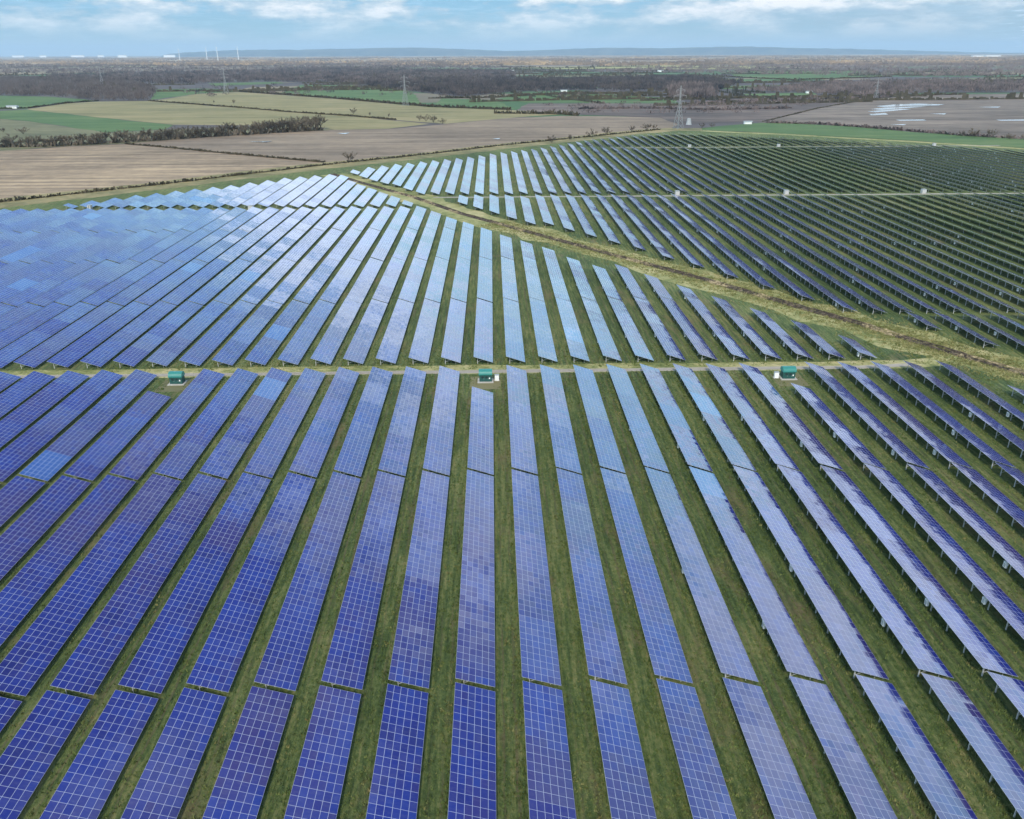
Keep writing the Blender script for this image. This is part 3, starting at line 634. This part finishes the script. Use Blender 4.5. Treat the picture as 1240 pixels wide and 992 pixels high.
def pale_cabin(x, y, label, s=1.0):
    t = empty('transformer_cabin', (x, y, 0)); tag(t, label, 'cabin', 'pale transformer cabins among the far rows')
    b = MB(); b.box((-2.6*s, -1.3, 0.04), (2.6*s, 1.3, 2.3)); b.build('wall', MAT['steel'], t)
    b = MB(); b.box((-2.75*s, -1.45, 2.3), (2.75*s, 1.45, 2.48)); b.build('roof', MAT['offwhite'], t)
    for dx in (-1.2*s, 0.9*s):
        b = MB(); b.box((dx-.5, -1.34, 0.15), (dx+.5, -1.303, 2.2)); b.build('door', MAT['steel'], t)
for x, y, l in ((19.98, 56.1, 'pale transformer cabin on the pale track, middle of the three there'), (29.4, 56.1, 'pale transformer cabin at the right end of the pale track'),
                (12.55, 56.1, 'pale transformer cabin at the left end of the pale track'), (29.2, 86.0, 'pale cabin on the farthest track, middle of three'),
                (20.1, 86.0, 'pale cabin on the farthest track, left of three'), (45.2, 86.0, 'pale cabin on the farthest track, right of three'),
                (-25.0, 52.1, 'small white cabin in the far left service gap by the ploughed field'), (-14.9, 51.55, 'grey white cabin in the far left gap, closer to the ditch')):
    pale_cabin(x*P, y*P, l, 0.36 if x < -20 else 0.48)

# ------------------------------------------------------------------ trees, hedges, woods
def tree_proto(h, spread, seed, trunk_h, twigs=1.0):
    r = random.Random(seed); tb, cb = MB(), MB()
    tb.bar((0, 0, -0.5), (0, 0, h*trunk_h), h*.045, w2=h*.03)
    def tri(a, b, w):
        d = (b - a); s = d.cross(Vector((r.uniform(-1, 1), r.uniform(-1, 1), r.uniform(-1, 1))))
        if s.length < 1e-5: return
        s = s.normalized() * w; cb.face([a - s, a + s, b])
    for i in range(9):
        az = i * 2.4 + r.uniform(-.4, .4); z0 = h * r.uniform(trunk_h*.5, trunk_h*1.05); el = r.uniform(.5, 1.25)
        ln = spread * r.uniform(.75, 1.1)
        d = Vector((math.cos(az)*math.cos(el), math.sin(az)*math.cos(el), math.sin(el))); a = Vector((0, 0, z0))
        e = a + Vector((d.x*ln, d.y*ln, d.z*(h-z0)*.85)); tb.bar(a, e, h*.02, w2=h*.006)
        for j in range(6):
            p = a.lerp(e, r.uniform(.3, 1)); d2 = (d + Vector((r.uniform(-.9, .9), r.uniform(-.9, .9), r.uniform(-.2, .9)))).normalized()
            e2 = p + d2 * h * r.uniform(.14, .26); tri(p, e2, h*.006)
            for q in range(int(20*twigs)):
                p3 = p.lerp(e2, r.uniform(.1, 1)); d3 = (d2 + Vector((r.uniform(-1, 1), r.uniform(-1, 1), r.uniform(-.5, 1)))).normalized()
                tri(p3, p3 + d3 * h * r.uniform(.06, .15), h*.010)
    return tb.mesh('trunk', MAT['bark']), cb.mesh('crown', MAT['twig'])
PROTO = [tree_proto(10, 4.2, 11, .22), tree_proto(10, 5.0, 12, .2), tree_proto(10, 3.6, 13, .26), tree_proto(10, 4.6, 14, .15)]
BUSH = [tree_proto(10, 7.0, 21, .10, 1.2), tree_proto(10, 8.0, 22, .08, 1.2)]
tr = random.Random(17)
def plant(name, loc, h, label, cat, grp, protos, z=-0.5, wide=1.0):
    t = empty(name, (*loc, z), tr.uniform(0, 6.28)); s = h / 10; t.scale = (s*wide, s*wide, s); tag(t, label, cat, grp)
    a, c = tr.choice(protos); put('trunk', a, t); put('crown', c, t); return t
LINE = [(4, 178), (60, 177), (120, 174), (180, 170.5), (240, 166.5), (300, 163), (345, 160), (390, 157.5)]
def along(line, t):
    n = len(line) - 1; i = min(n - 1, int(t * n)); f = t * n - i
    return line[i][0] + (line[i+1][0]-line[i][0])*f, line[i][1] + (line[i+1][1]-line[i][1])*f
for i in range(60):
    u, v = along(LINE, (i + tr.uniform(.2, .8)) / 60); h = tr.uniform(7, 10.5) + 6.5 * (i / 60)**1.5
    if u < 70 and 18 < u < 30: h *= .6
    plant('bare_tree', ground_at(u, v + tr.uniform(-2.2, .3)), h, f'leafless hedgerow tree, {ordinal(i+1)} from the left in the line behind the ploughed field', 'tree', 'leafless trees lining the ploughed field', PROTO, wide=1.45)
SOLO = [(424, 196.5, 9, 'big leafless bush on the brown field edge near the tip of the farm', 1.2), (283, 125.5, 8, 'lone dark round tree on the field boundary amid tan fields', .9), (259, 125, 5, 'tiny bush left of the lone round tree on the tan field boundary', .8),
        (428, 137.5, 9, 'lone round tree standing in the middle of the tan field', 1.1), (448, 140, 5, 'small dark bush right of the lone round tree in the tan field', .8), (471, 142, 6, 'narrow small tree on the tan field boundary', .7),
        (508, 146, 8, 'leftmost bush of the dark thicket at the tan field corner', 1), (516, 146.5, 9, 'middle bush of the dark thicket at the tan field corner', 1), (525, 148.5, 10, 'tallest bush of the dark thicket at the tan field corner', 1), (536, 149.5, 7, 'rightmost low bush of the dark thicket at the tan field corner', 1.1),
        (668, 172.5, 8, 'leftmost of the bushes along the farm north border', 1), (690, 169.5, 6, 'second bush along the farm north border', .9), (717, 166, 9, 'tall round bush along the farm north border', 1), (734, 163.5, 9, 'dense bush right of the tall round bush on the farm border', 1.1),
        (765, 159.5, 7, 'small bush along the farm border left of the lattice pylon', 1), (783, 157.5, 8, 'wide bush along the farm border just left of the lattice pylon', 1.4), (792, 156.5, 6, 'rightmost small bush on the farm border by the lattice pylon', 1),
        (850, 154.5, 6, 'low dark bush just right of the white silo', 1.2), (862, 153.5, 5, 'lower bush on the green verge right of the white tank', 1), (1178, 165, 9, 'tallest bush on the far side of the green verge', 1.2), (1200, 166.5, 9, 'round bush right of the tallest verge bush', 1.2),
        (1165, 164.5, 6, 'small bush left of the tallest verge bush', 1.2), (1222, 168, 6, 'low bush near the right end of the green verge', 1.3), (1240, 169.5, 6, 'rightmost bush at the end of the green verge', 1.3),
        (15, 172, 9, 'pale bushy tree at the left edge of the scrubby pasture', 1.3), (28, 162, 8, 'rusty brown bush behind the pale pasture tree at the left', 1.3), (4, 160, 6, 'small bush on the pasture at the left edge', 1.2)]
for u, v, h, l, w in SOLO: plant('bare_bush', ground_at(u, v), h, l, 'bush', None, BUSH if w >= 1 else PROTO, wide=w)
# hedges: each an irregular run of dark twigs
def hedge(line, h, w, label, z=-0.5, mat='hedge', step=1.6):
    L = px(line); c = MB(); r = random.Random(len(label) + int(line[0][0]))
    for (a, b) in zip(L, L[1:]):
        d = math.dist(a, b); n = max(1, int(d / step))
        for i in range(n):
            t = i / n; hh = h * r.uniform(.5, 1.25); x, y = a[0] + (b[0]-a[0])*t, a[1] + (b[1]-a[1])*t
            for q in range(5):
                p = Vector((x + r.uniform(-w, w)*.6, y + r.uniform(-w, w)*.6, z)); e = p + Vector((r.uniform(-w, w), r.uniform(-w, w), hh*r.uniform(.6, 1.1)))
                s = Vector((r.uniform(-1, 1), r.uniform(-1, 1), 0)).normalized() * step * .55
                c.face([p - s, p + s, e + s*.7, e - s*.5])
    tag(c.build('hedge', MAT[mat]), label, 'hedge')
hedge([(-40, 250), (0, 245), (100, 234), (200, 223), (270, 214.5), (330, 207.5)], 2.2, 1.5, 'dark ragged hedge between the ploughed field and the solar farm')
hedge([(330, 207.5), (400, 199), (480, 191), (560, 182), (600, 177), (700, 167), (800, 157)], 1.8, 1.8, 'low thin hedge along the farm border up to the lattice pylon')
hedge([(152, 174), (200, 178), (270, 185), (330, 190.5), (395, 196.5)], 1.6, 1.2, 'dark hedge dividing the two brown fields')
hedge([(-10, 178), (60, 177), (120, 173.7), (180, 170.3), (240, 166), (300, 162.6), (345, 159.6), (392, 157)], 5.5, 4, 'dense dark undergrowth beneath the hedgerow trees', mat='twig', step=2.0)
hedge([(180, 122), (240, 126.5), (300, 131), (350, 135.5), (420, 140), (480, 145)], 2.2, 1.5, 'thin dark hedge dividing the two tan fields', step=2.5)
hedge([(290, 111), (350, 115), (410, 119.6), (520, 129), (620, 133)], 4, 2, 'dark hedge between the tan field and the green meadows', step=3)
hedge([(0, 131.5), (32, 131), (60, 127.5), (80, 124.8), (120, 122)], 2.5, 1.5, 'dark hedge curving along the left green field', step=2.5)
hedge([(600, 137), (640, 137.5), (680, 138), (700, 140)], 5, 3, 'thick dark hedge at the head of the brown stubble field', step=2.5)
hedge([(930, 148.5), (1000, 150.5), (1100, 158), (1160, 163.5), (1240, 168)], 3, 2.5, 'scrubby hedge beyond the green verge below the flooded field', mat='wood', step=2.5)
hedge([(925, 147), (990, 131), (1060, 119), (1120, 115)], 1.2, 1.5, 'low hedge line on the left side of the flooded field', step=3)
for q, (l, lab) in enumerate((([(830, 126), (900, 123), (990, 121), (1080, 117)], 'upper hedge across the dark wet field'), ([(700, 132), (780, 131), (860, 133), (960, 131)], 'lower hedge across the dark wet field'),
        ([(520, 119), (600, 118), (700, 112), (780, 115)], 'hedge behind the middle green meadows'), ([(880, 93), (960, 97), (1080, 93)], 'hedge below the distant right meadow'), ([(370, 107), (430, 106), (480, 108)], 'hedge crossing the left green meadow'))):
    hedge(l, 4, 2.5, lab, step=4, mat='wood' if q < 2 else 'hedge')
# woods: far enough off to read as one mass each
def inside(pt, poly):
    x, y = pt; c = False; j = len(poly) - 1
    for i in range(len(poly)):
        if (poly[i][1] > y) != (poly[j][1] > y) and x < (poly[j][0]-poly[i][0])*(y-poly[i][1])/(poly[j][1]-poly[i][1]) + poly[i][0]: c = not c
        j = i
    return c
def wood(poly_px, count, h, w, label, seed, z=-0.3, mat='wood'):
    poly = px(poly_px); r = random.Random(seed); xs = [p[0] for p in poly]; ys = [p[1] for p in poly]; c = MB(); k = 0
    for _ in range(count * 30):
        if k >= count: break
        p = (r.uniform(min(xs), max(xs)), min(ys) + (max(ys)-min(ys)) * r.random()**1.3)
        if not inside(p, poly): continue
        k += 1; hh = h * r.uniform(.65, 1.25); ww = w * r.uniform(.7, 1.3)
        for q in range(15):
            a = r.uniform(0, 6.28); rad = ww * math.sqrt(r.random()); zz = hh * r.uniform(.05, .62) * (1 - .3*(rad/ww)**2)
            b = Vector((p[0] + rad*math.cos(a), p[1] + rad*math.sin(a), z + zz)); e = b + Vector((r.uniform(-.25, .25)*ww, r.uniform(-.25, .25)*ww, hh*r.uniform(.22, .45)))
            s = Vector((r.uniform(.4, 1), r.uniform(-.4, .4), 0)) * ww * .13; c.face([b - s, b + s, e])
        s = Vector((w*.05, 0, 0)); b = Vector((*p, z)); c.face([b - s, b + s, b + Vector((0, 0, hh*.6))])
    tag(c.build('woodland', MAT[mat]), label, 'woodland', kind='stuff')
wood(FLOORS[0], 2600, 15, 6.5, 'dark leafless wood behind the left green field', 1, mat='darkwood')
wood(FLOORS[1], 4200, 15, 9, 'long belt of leafless woodland across the left distance', 2)
wood(FLOORS[2], 3600, 14, 8, 'leafless woodland behind the middle green meadows', 3, mat='darkwood')
wood(FLOORS[3], 300, 19, 8, 'purple brown copse behind the lattice pylon', 4)
wood(FLOORS[4], 2200, 13, 8, 'leafless woodland behind the flooded field', 5)
wood(FLOORS[5], 2600, 16, 12, 'distant woodland filling the right horizon', 6)
wood(FLOORS[6], 2600, 16, 12, 'distant brown woodland along the left horizon', 7)
wood([(230, 119), (340, 116), (480, 116), (640, 120), (820, 118), (640, 100), (200, 104)], 130, 9, 8, 'scattered trees among the green meadows', 8)
wood([(640, 137), (900, 139), (1000, 125), (1080, 116), (900, 120), (660, 127)], 110, 7, 8, 'scattered scrub on the dark wet fields', 9)

def far_hedges():
    c = MB(); r = random.Random(31)
    for _ in range(230):
        u = r.uniform(-60, 1300); v = 76 + 52 * r.random()**1.2
        if v > 112 and u < 560: continue
        if v > 110 and u > 985: continue
        a = Vector((*ground_at(u, v), -0.35)); ang = r.choice((0.05, 0.25, 0.3, 1.75)) + r.uniform(-.12, .12); L = r.uniform(180, 520) * (1 if ang < 1 else .6); d = Vector((math.cos(ang), math.sin(ang), 0))
        n = int(L / 7)
        for i in range(n):
            p = a + d * (i * 7 + r.uniform(-2, 2)); h = r.uniform(2.5, 5) if r.random() < .86 else r.uniform(7, 12)
            s = d * r.uniform(3.5, 5.5); q = Vector((r.uniform(-1.5, 1.5), r.uniform(-1.5, 1.5), h)); c.face([p - s, p + s, p + s*.6 + q, p - s*.7 + q])
    tag(c.build('distant_hedgerows', MAT['hedge']), 'dark hedgerow lines crossing the far country', 'hedgerows', kind='stuff')
far_hedges()
def far_copses():
    c = MB(); r = random.Random(57)
    for _ in range(420):
        u = r.uniform(-80, 1320); v = 67.6 + 12 * r.random()**1.5
        a = Vector((*ground_at(u, v), -0.4)); L = r.uniform(300, 1500) * (72 / v if v > 72 else 1.3)
        if a.y > 22000: continue
        n = int(L / 22); d = Vector((math.cos(.08), math.sin(r.uniform(-.2, .3)), 0)); hh = r.uniform(8, 19)
        for i in range(n):
            p = a + d * (i * 22 + r.uniform(-8, 8)); h = hh * r.uniform(.5, 1.2); s = d * r.uniform(8, 15); q = Vector((r.uniform(-6, 6), r.uniform(-4, 4), h)); c.face([p - s, p + s, p + s*.5 + q, p - s*.6 + q])
    tag(c.build('distant_copses', MAT['copse']), 'brown copses and shelter belts just under the horizon', 'woodland', kind='stuff')
MAT['copse'] = twig_mat('sunlit_far_copse', (0.15, 0.112, 0.08), (0.52, 0.37, 0.21), 0.0010)  # copse colour lightened to carry the sunlit strip under the horizon
far_copses()
def tufts():
    """coarse grass standing in the gaps of the nearer rows"""
    c = MB(); r = random.Random(77)
    for _ in range(52000):
        k = r.randint(-12, 15); y = P * (6.5 + 19 * r.random()**1.6); q = r.random()
        x = k*P + (r.uniform(0.1, P - RUN) if q < .55 else (P - RUN) + r.gauss(0.25, .7))
        u, v, z = project((x, y, 0))
        if not (-60 < u < 1300 and v < 1060) or abs(y - 23.15*P) < 1.6: continue
        h = r.uniform(.12, .42) * (1.35 if q > .55 else 1)
        for j in range(3):
            a = r.uniform(0, 6.28); b = Vector((x + r.uniform(-.2, .2), y + r.uniform(-.2, .2), 0)); s = Vector((math.cos(a), math.sin(a), 0)) * r.uniform(.05, .13)
            c.face([b - s, b + s, b + Vector((r.uniform(-.25, .25), r.uniform(-.25, .25), h))])
    cm, c = c, MB()
    for _ in range(14000):                 # tussocks along the ditch
        i = r.randrange(4, len(DITCH) - 1); t = r.random(); w = r.gauss(0, 5.5)
        a, b_ = DITCH[i], DITCH[i+1]; dx, dy = b_[0]-a[0], b_[1]-a[1]; l = math.hypot(dx, dy)
        x, y = a[0] + dx*t + dy/l*w, a[1] + dy*t - dx/l*w; h = r.uniform(.2, .6)
        for j in range(3):
            an = r.uniform(0, 6.28); b = Vector((x + r.uniform(-.3, .3), y + r.uniform(-.3, .3), 0)); sd_ = Vector((math.cos(an), math.sin(an), 0)) * r.uniform(.08, .22)
            c.face([b - sd_, b + sd_, b + Vector((r.uniform(-.3, .3), r.uniform(-.3, .3), h))])
    st = twig_mat('straw_tussock_blades', (0.13, 0.14, 0.042), (0.42, 0.36, 0.17), 0.25)
    tag(c.build('grass_tussocks', st), 'straw coloured tussocks on the verges of the ditch', 'grass', kind='stuff'); c = cm
    n = NT('coarse_grass_blades'); p = n.pos()
    f = n.math('ADD', n.math('MULTIPLY', n.noise(p, 0.9, 4, 0.7), 0.6), n.math('MULTIPLY', n.noise(p, 0.08, 3), 0.4))
    n.color(n.ramp(f, [(0.38, (0.04, 0.075, 0.016)), (0.52, (0.10, 0.135, 0.035)), (0.66, (0.24, 0.20, 0.085))]))
    tag(c.build('grass_tufts', n.mat), 'coarse winter grass tufts in the lanes between the rows', 'grass', kind='stuff')
tufts()

# ------------------------------------------------------------------ pylons, turbines, buildings
def pylon(u, v, h, label, rz=0.0):
    loc = ground_at(u, v); t = empty('pylon', (*loc, -0.5), rz); tag(t, label, 'pylon', 'electricity pylons crossing the fields')
    def hw(z): f = z / h; return h*.075*(1 - f/.62) + h*.017 if f < .62 else h*.017*(1 - (f-.62)/.38*.8)
    b = MB(); th = h*.0068; lv = [0, .13, .25, .36, .46, .55, .63, .71, .79, .87, .94, 1.0]
    for sx in (-1, 1):
        for sy in (-1, 1):
            for p, q in zip(lv, lv[1:]): b.bar((sx*hw(p*h), sy*hw(p*h), p*h), (sx*hw(q*h), sy*hw(q*h), q*h), th)
    for p, q in zip(lv, lv[1:]):
        a, c = hw(p*h), hw(q*h)
        for s in (-1, 1):
            for m in (-1, 1):
                b.bar((-a*m, s*a, p*h), (c*m, s*c, q*h), th*.6); b.bar((s*a, -a*m, p*h), (s*c, c*m, q*h), th*.6)
    b.build('lattice_tower', MAT['pylon'], t)
    for z, w in ((.64, .15), (.77, .20), (.90, .13)):
        b = MB(); Z = z*h; W_ = w*h
        for s in (-1, 1):
            b.bar((s*W_, 0, Z), (0, -hw(Z), Z), th*.8); b.bar((s*W_, 0, Z), (0, hw(Z), Z), th*.8); b.bar((s*W_, 0, Z), (0, 0, Z + h*.045), th*.8); b.bar((s*W_, 0, Z), (s*W_, 0, Z - h*.05), th*.9)
        b.build('cross_arm', MAT['pylon'], t)
pylon(821, 156, 46, 'nearest lattice pylon standing at the far border of the solar farm', .5)
pylon(491, 128, 48, 'lattice pylon on the edge of the tan field by the green meadows', .5)
pylon(274, 112.5, 50, 'lattice pylon at the back of the tan field, left of middle', .5)
pylon(124, 103, 50, 'leftmost faint lattice pylon among the dark woods', .5)
pylon(1060, 121, 38, 'faint lattice pylon by the flooded field on the right', .3)
def turbine(u, top, D, label):
    d = FWD * F_PX + RGT * (u - 620) - UPV * (top - 496); tt = D / d.y; hub = CAM + d * tt
    t = empty('wind_turbine', (hub.x, hub.y, -0.5), random.uniform(-.5, .5)); tag(t, label, 'wind turbine', 'white wind turbines on the left horizon')
    b = MB(); b.bar((0, 0, 0), (0, 0, hub.z), 6, w2=3.2); b.build('tower', MAT['white'], t)
    b = MB(); b.bar((0, -5, hub.z), (0, 7, hub.z), 4); b.build('nacelle', MAT['white'], t); a0 = random.uniform(0, 2)
    for i in range(3):
        a = a0 + i * 2.094; b = MB(); b.bar((0, -5, hub.z), (46*math.sin(a), -5, hub.z + 46*math.cos(a)), 3.2, 1.0, w2=.8); b.build('blade', MAT['white'], t)
for u, top, l in ((216, 60, 'leftmost white wind turbine on the horizon'), (249, 58.5, 'second white wind turbine from the left on the horizon'), (262, 57.5, 'third white wind turbine on the horizon, close to the second'), (287, 57, 'rightmost white wind turbine on the horizon before the hills')):
    turbine(u, top, 11000, l)
def shed(u, v, w, h, d, label, grp=None, mat='white'):
    x, y = ground_at(u, v); t = empty('industrial_shed', (x, y, -0.5)); tag(t, label, 'shed', grp)
    b = MB(); b.box((-w/2, 0, 0), (w/2, d, h)); b.build('wall', MAT[mat], t)
    b = MB(); b.face([(-w/2-1, -1, h), (w/2+1, -1, h), (w/2+1, d/2, h*1.25), (-w/2-1, d/2, h*1.25)]); b.face([(-w/2-1, d/2, h*1.25), (w/2+1, d/2, h*1.25), (w/2+1, d+1, h), (-w/2-1, d+1, h)])
    b.face([(-w/2-1, -1, h), (-w/2-1, d/2, h*1.25), (-w/2-1, d+1, h)]); b.face([(w/2+1, -1, h), (w/2+1, d+1, h), (w/2+1, d/2, h*1.25)]); b.build('roof', MAT['offwhite'], t)
for u, w, l in ((22, 300, 'leftmost long white shed on the horizon'), (52, 160, 'small white shed right of the leftmost long shed'), (94, 320, 'longest white shed on the left horizon'), (122, 140, 'short white shed right of the longest shed'), (148, 200, 'white shed left of the wind turbines'), (205, 240, 'white shed under the leftmost wind turbine')):
    shed(u, 69.6, w*1.15, 52, 70, l, 'white sheds on the horizon')
shed(1185, 69.4, 170, 22, 60, 'left one of two white sheds on the right horizon', 'white sheds on the right horizon'); shed(1203, 69.4, 210, 24, 60, 'right one of two white sheds on the right horizon', 'white sheds on the right horizon')
for u, v, w, h, l in ((14, 131.3, 16, 4, 'small white barn by the hedge in the left green field'), (700, 96.5, 20, 5, 'white farm shed amid the middle woodland'), (683, 111, 14, 3.5, 'low white barn behind the green meadow'), (800, 87, 24, 6, 'white house on the far slope right of middle'), (618, 86.5, 34, 6, 'pale barn beyond the middle woods'), (506, 104, 20, 5, 'small pale house behind the left meadow'), (980, 113, 13, 4, 'pale barn among the right woodland'), (906, 150, 9, 3, 'low pale shed at the end of the farm lane')):
    shed(u, v, w, h, w*.5, l)
def tank(u, v):
    x, y = ground_at(u, v); t = empty('storage_silo', (x, y, -0.5)); tag(t, 'white flaring silo beside the nearest lattice pylon', 'silo')
    b = MB(); n = 16
    for (r0, z0), (r1, z1) in zip(((3.6, 0), (3.2, 0.9), (2.5, 4.4)), ((3.2, 0.9), (2.5, 4.4), (2.3, 7.0))):
        for i in range(n):
            a, c = 6.2832*i/n, 6.2832*(i+1)/n; b.face([(r0*math.cos(a), r0*math.sin(a), z0), (r0*math.cos(c), r0*math.sin(c), z0), (r1*math.cos(c), r1*math.sin(c), z1), (r1*math.cos(a), r1*math.sin(a), z1)])
    b.build('shell', MAT['offwhite'], t); b = MB()
    for i in range(n):
        a, c = 6.2832*i/n, 6.2832*(i+1)/n; b.face([(2.4*math.cos(a), 2.4*math.sin(a), 7.0), (2.4*math.cos(c), 2.4*math.sin(c), 7.0), (0, 0, 7.6)])
    b.build('lid', MAT['offwhite'], t)
tank(834, 150.5)

# ------------------------------------------------------------------ air
def haze():
    b = MB(); b.box((-47000, -3500, -1.6), (47000, 47500, 480)); o = b.build('haze', [])
    m = bpy.data.materials.new('pale_air'); m.use_nodes = True; t = m.node_tree; t.nodes.clear()
    out = N(t, 'ShaderNodeOutputMaterial'); v = N(t, 'ShaderNodeVolumePrincipled'); v.inputs['Color'].default_value = (0.58, 0.80, 1.0, 1); v.inputs['Density'].default_value = 3.2e-5; v.inputs['Anisotropy'].default_value = 0.0
    t.links.new(v.outputs[0], out.inputs['Volume']); o.data.materials.clear(); o.data.materials.append(m); tag(o, 'thin pale winter haze over the far country', 'haze', kind='stuff')
haze()
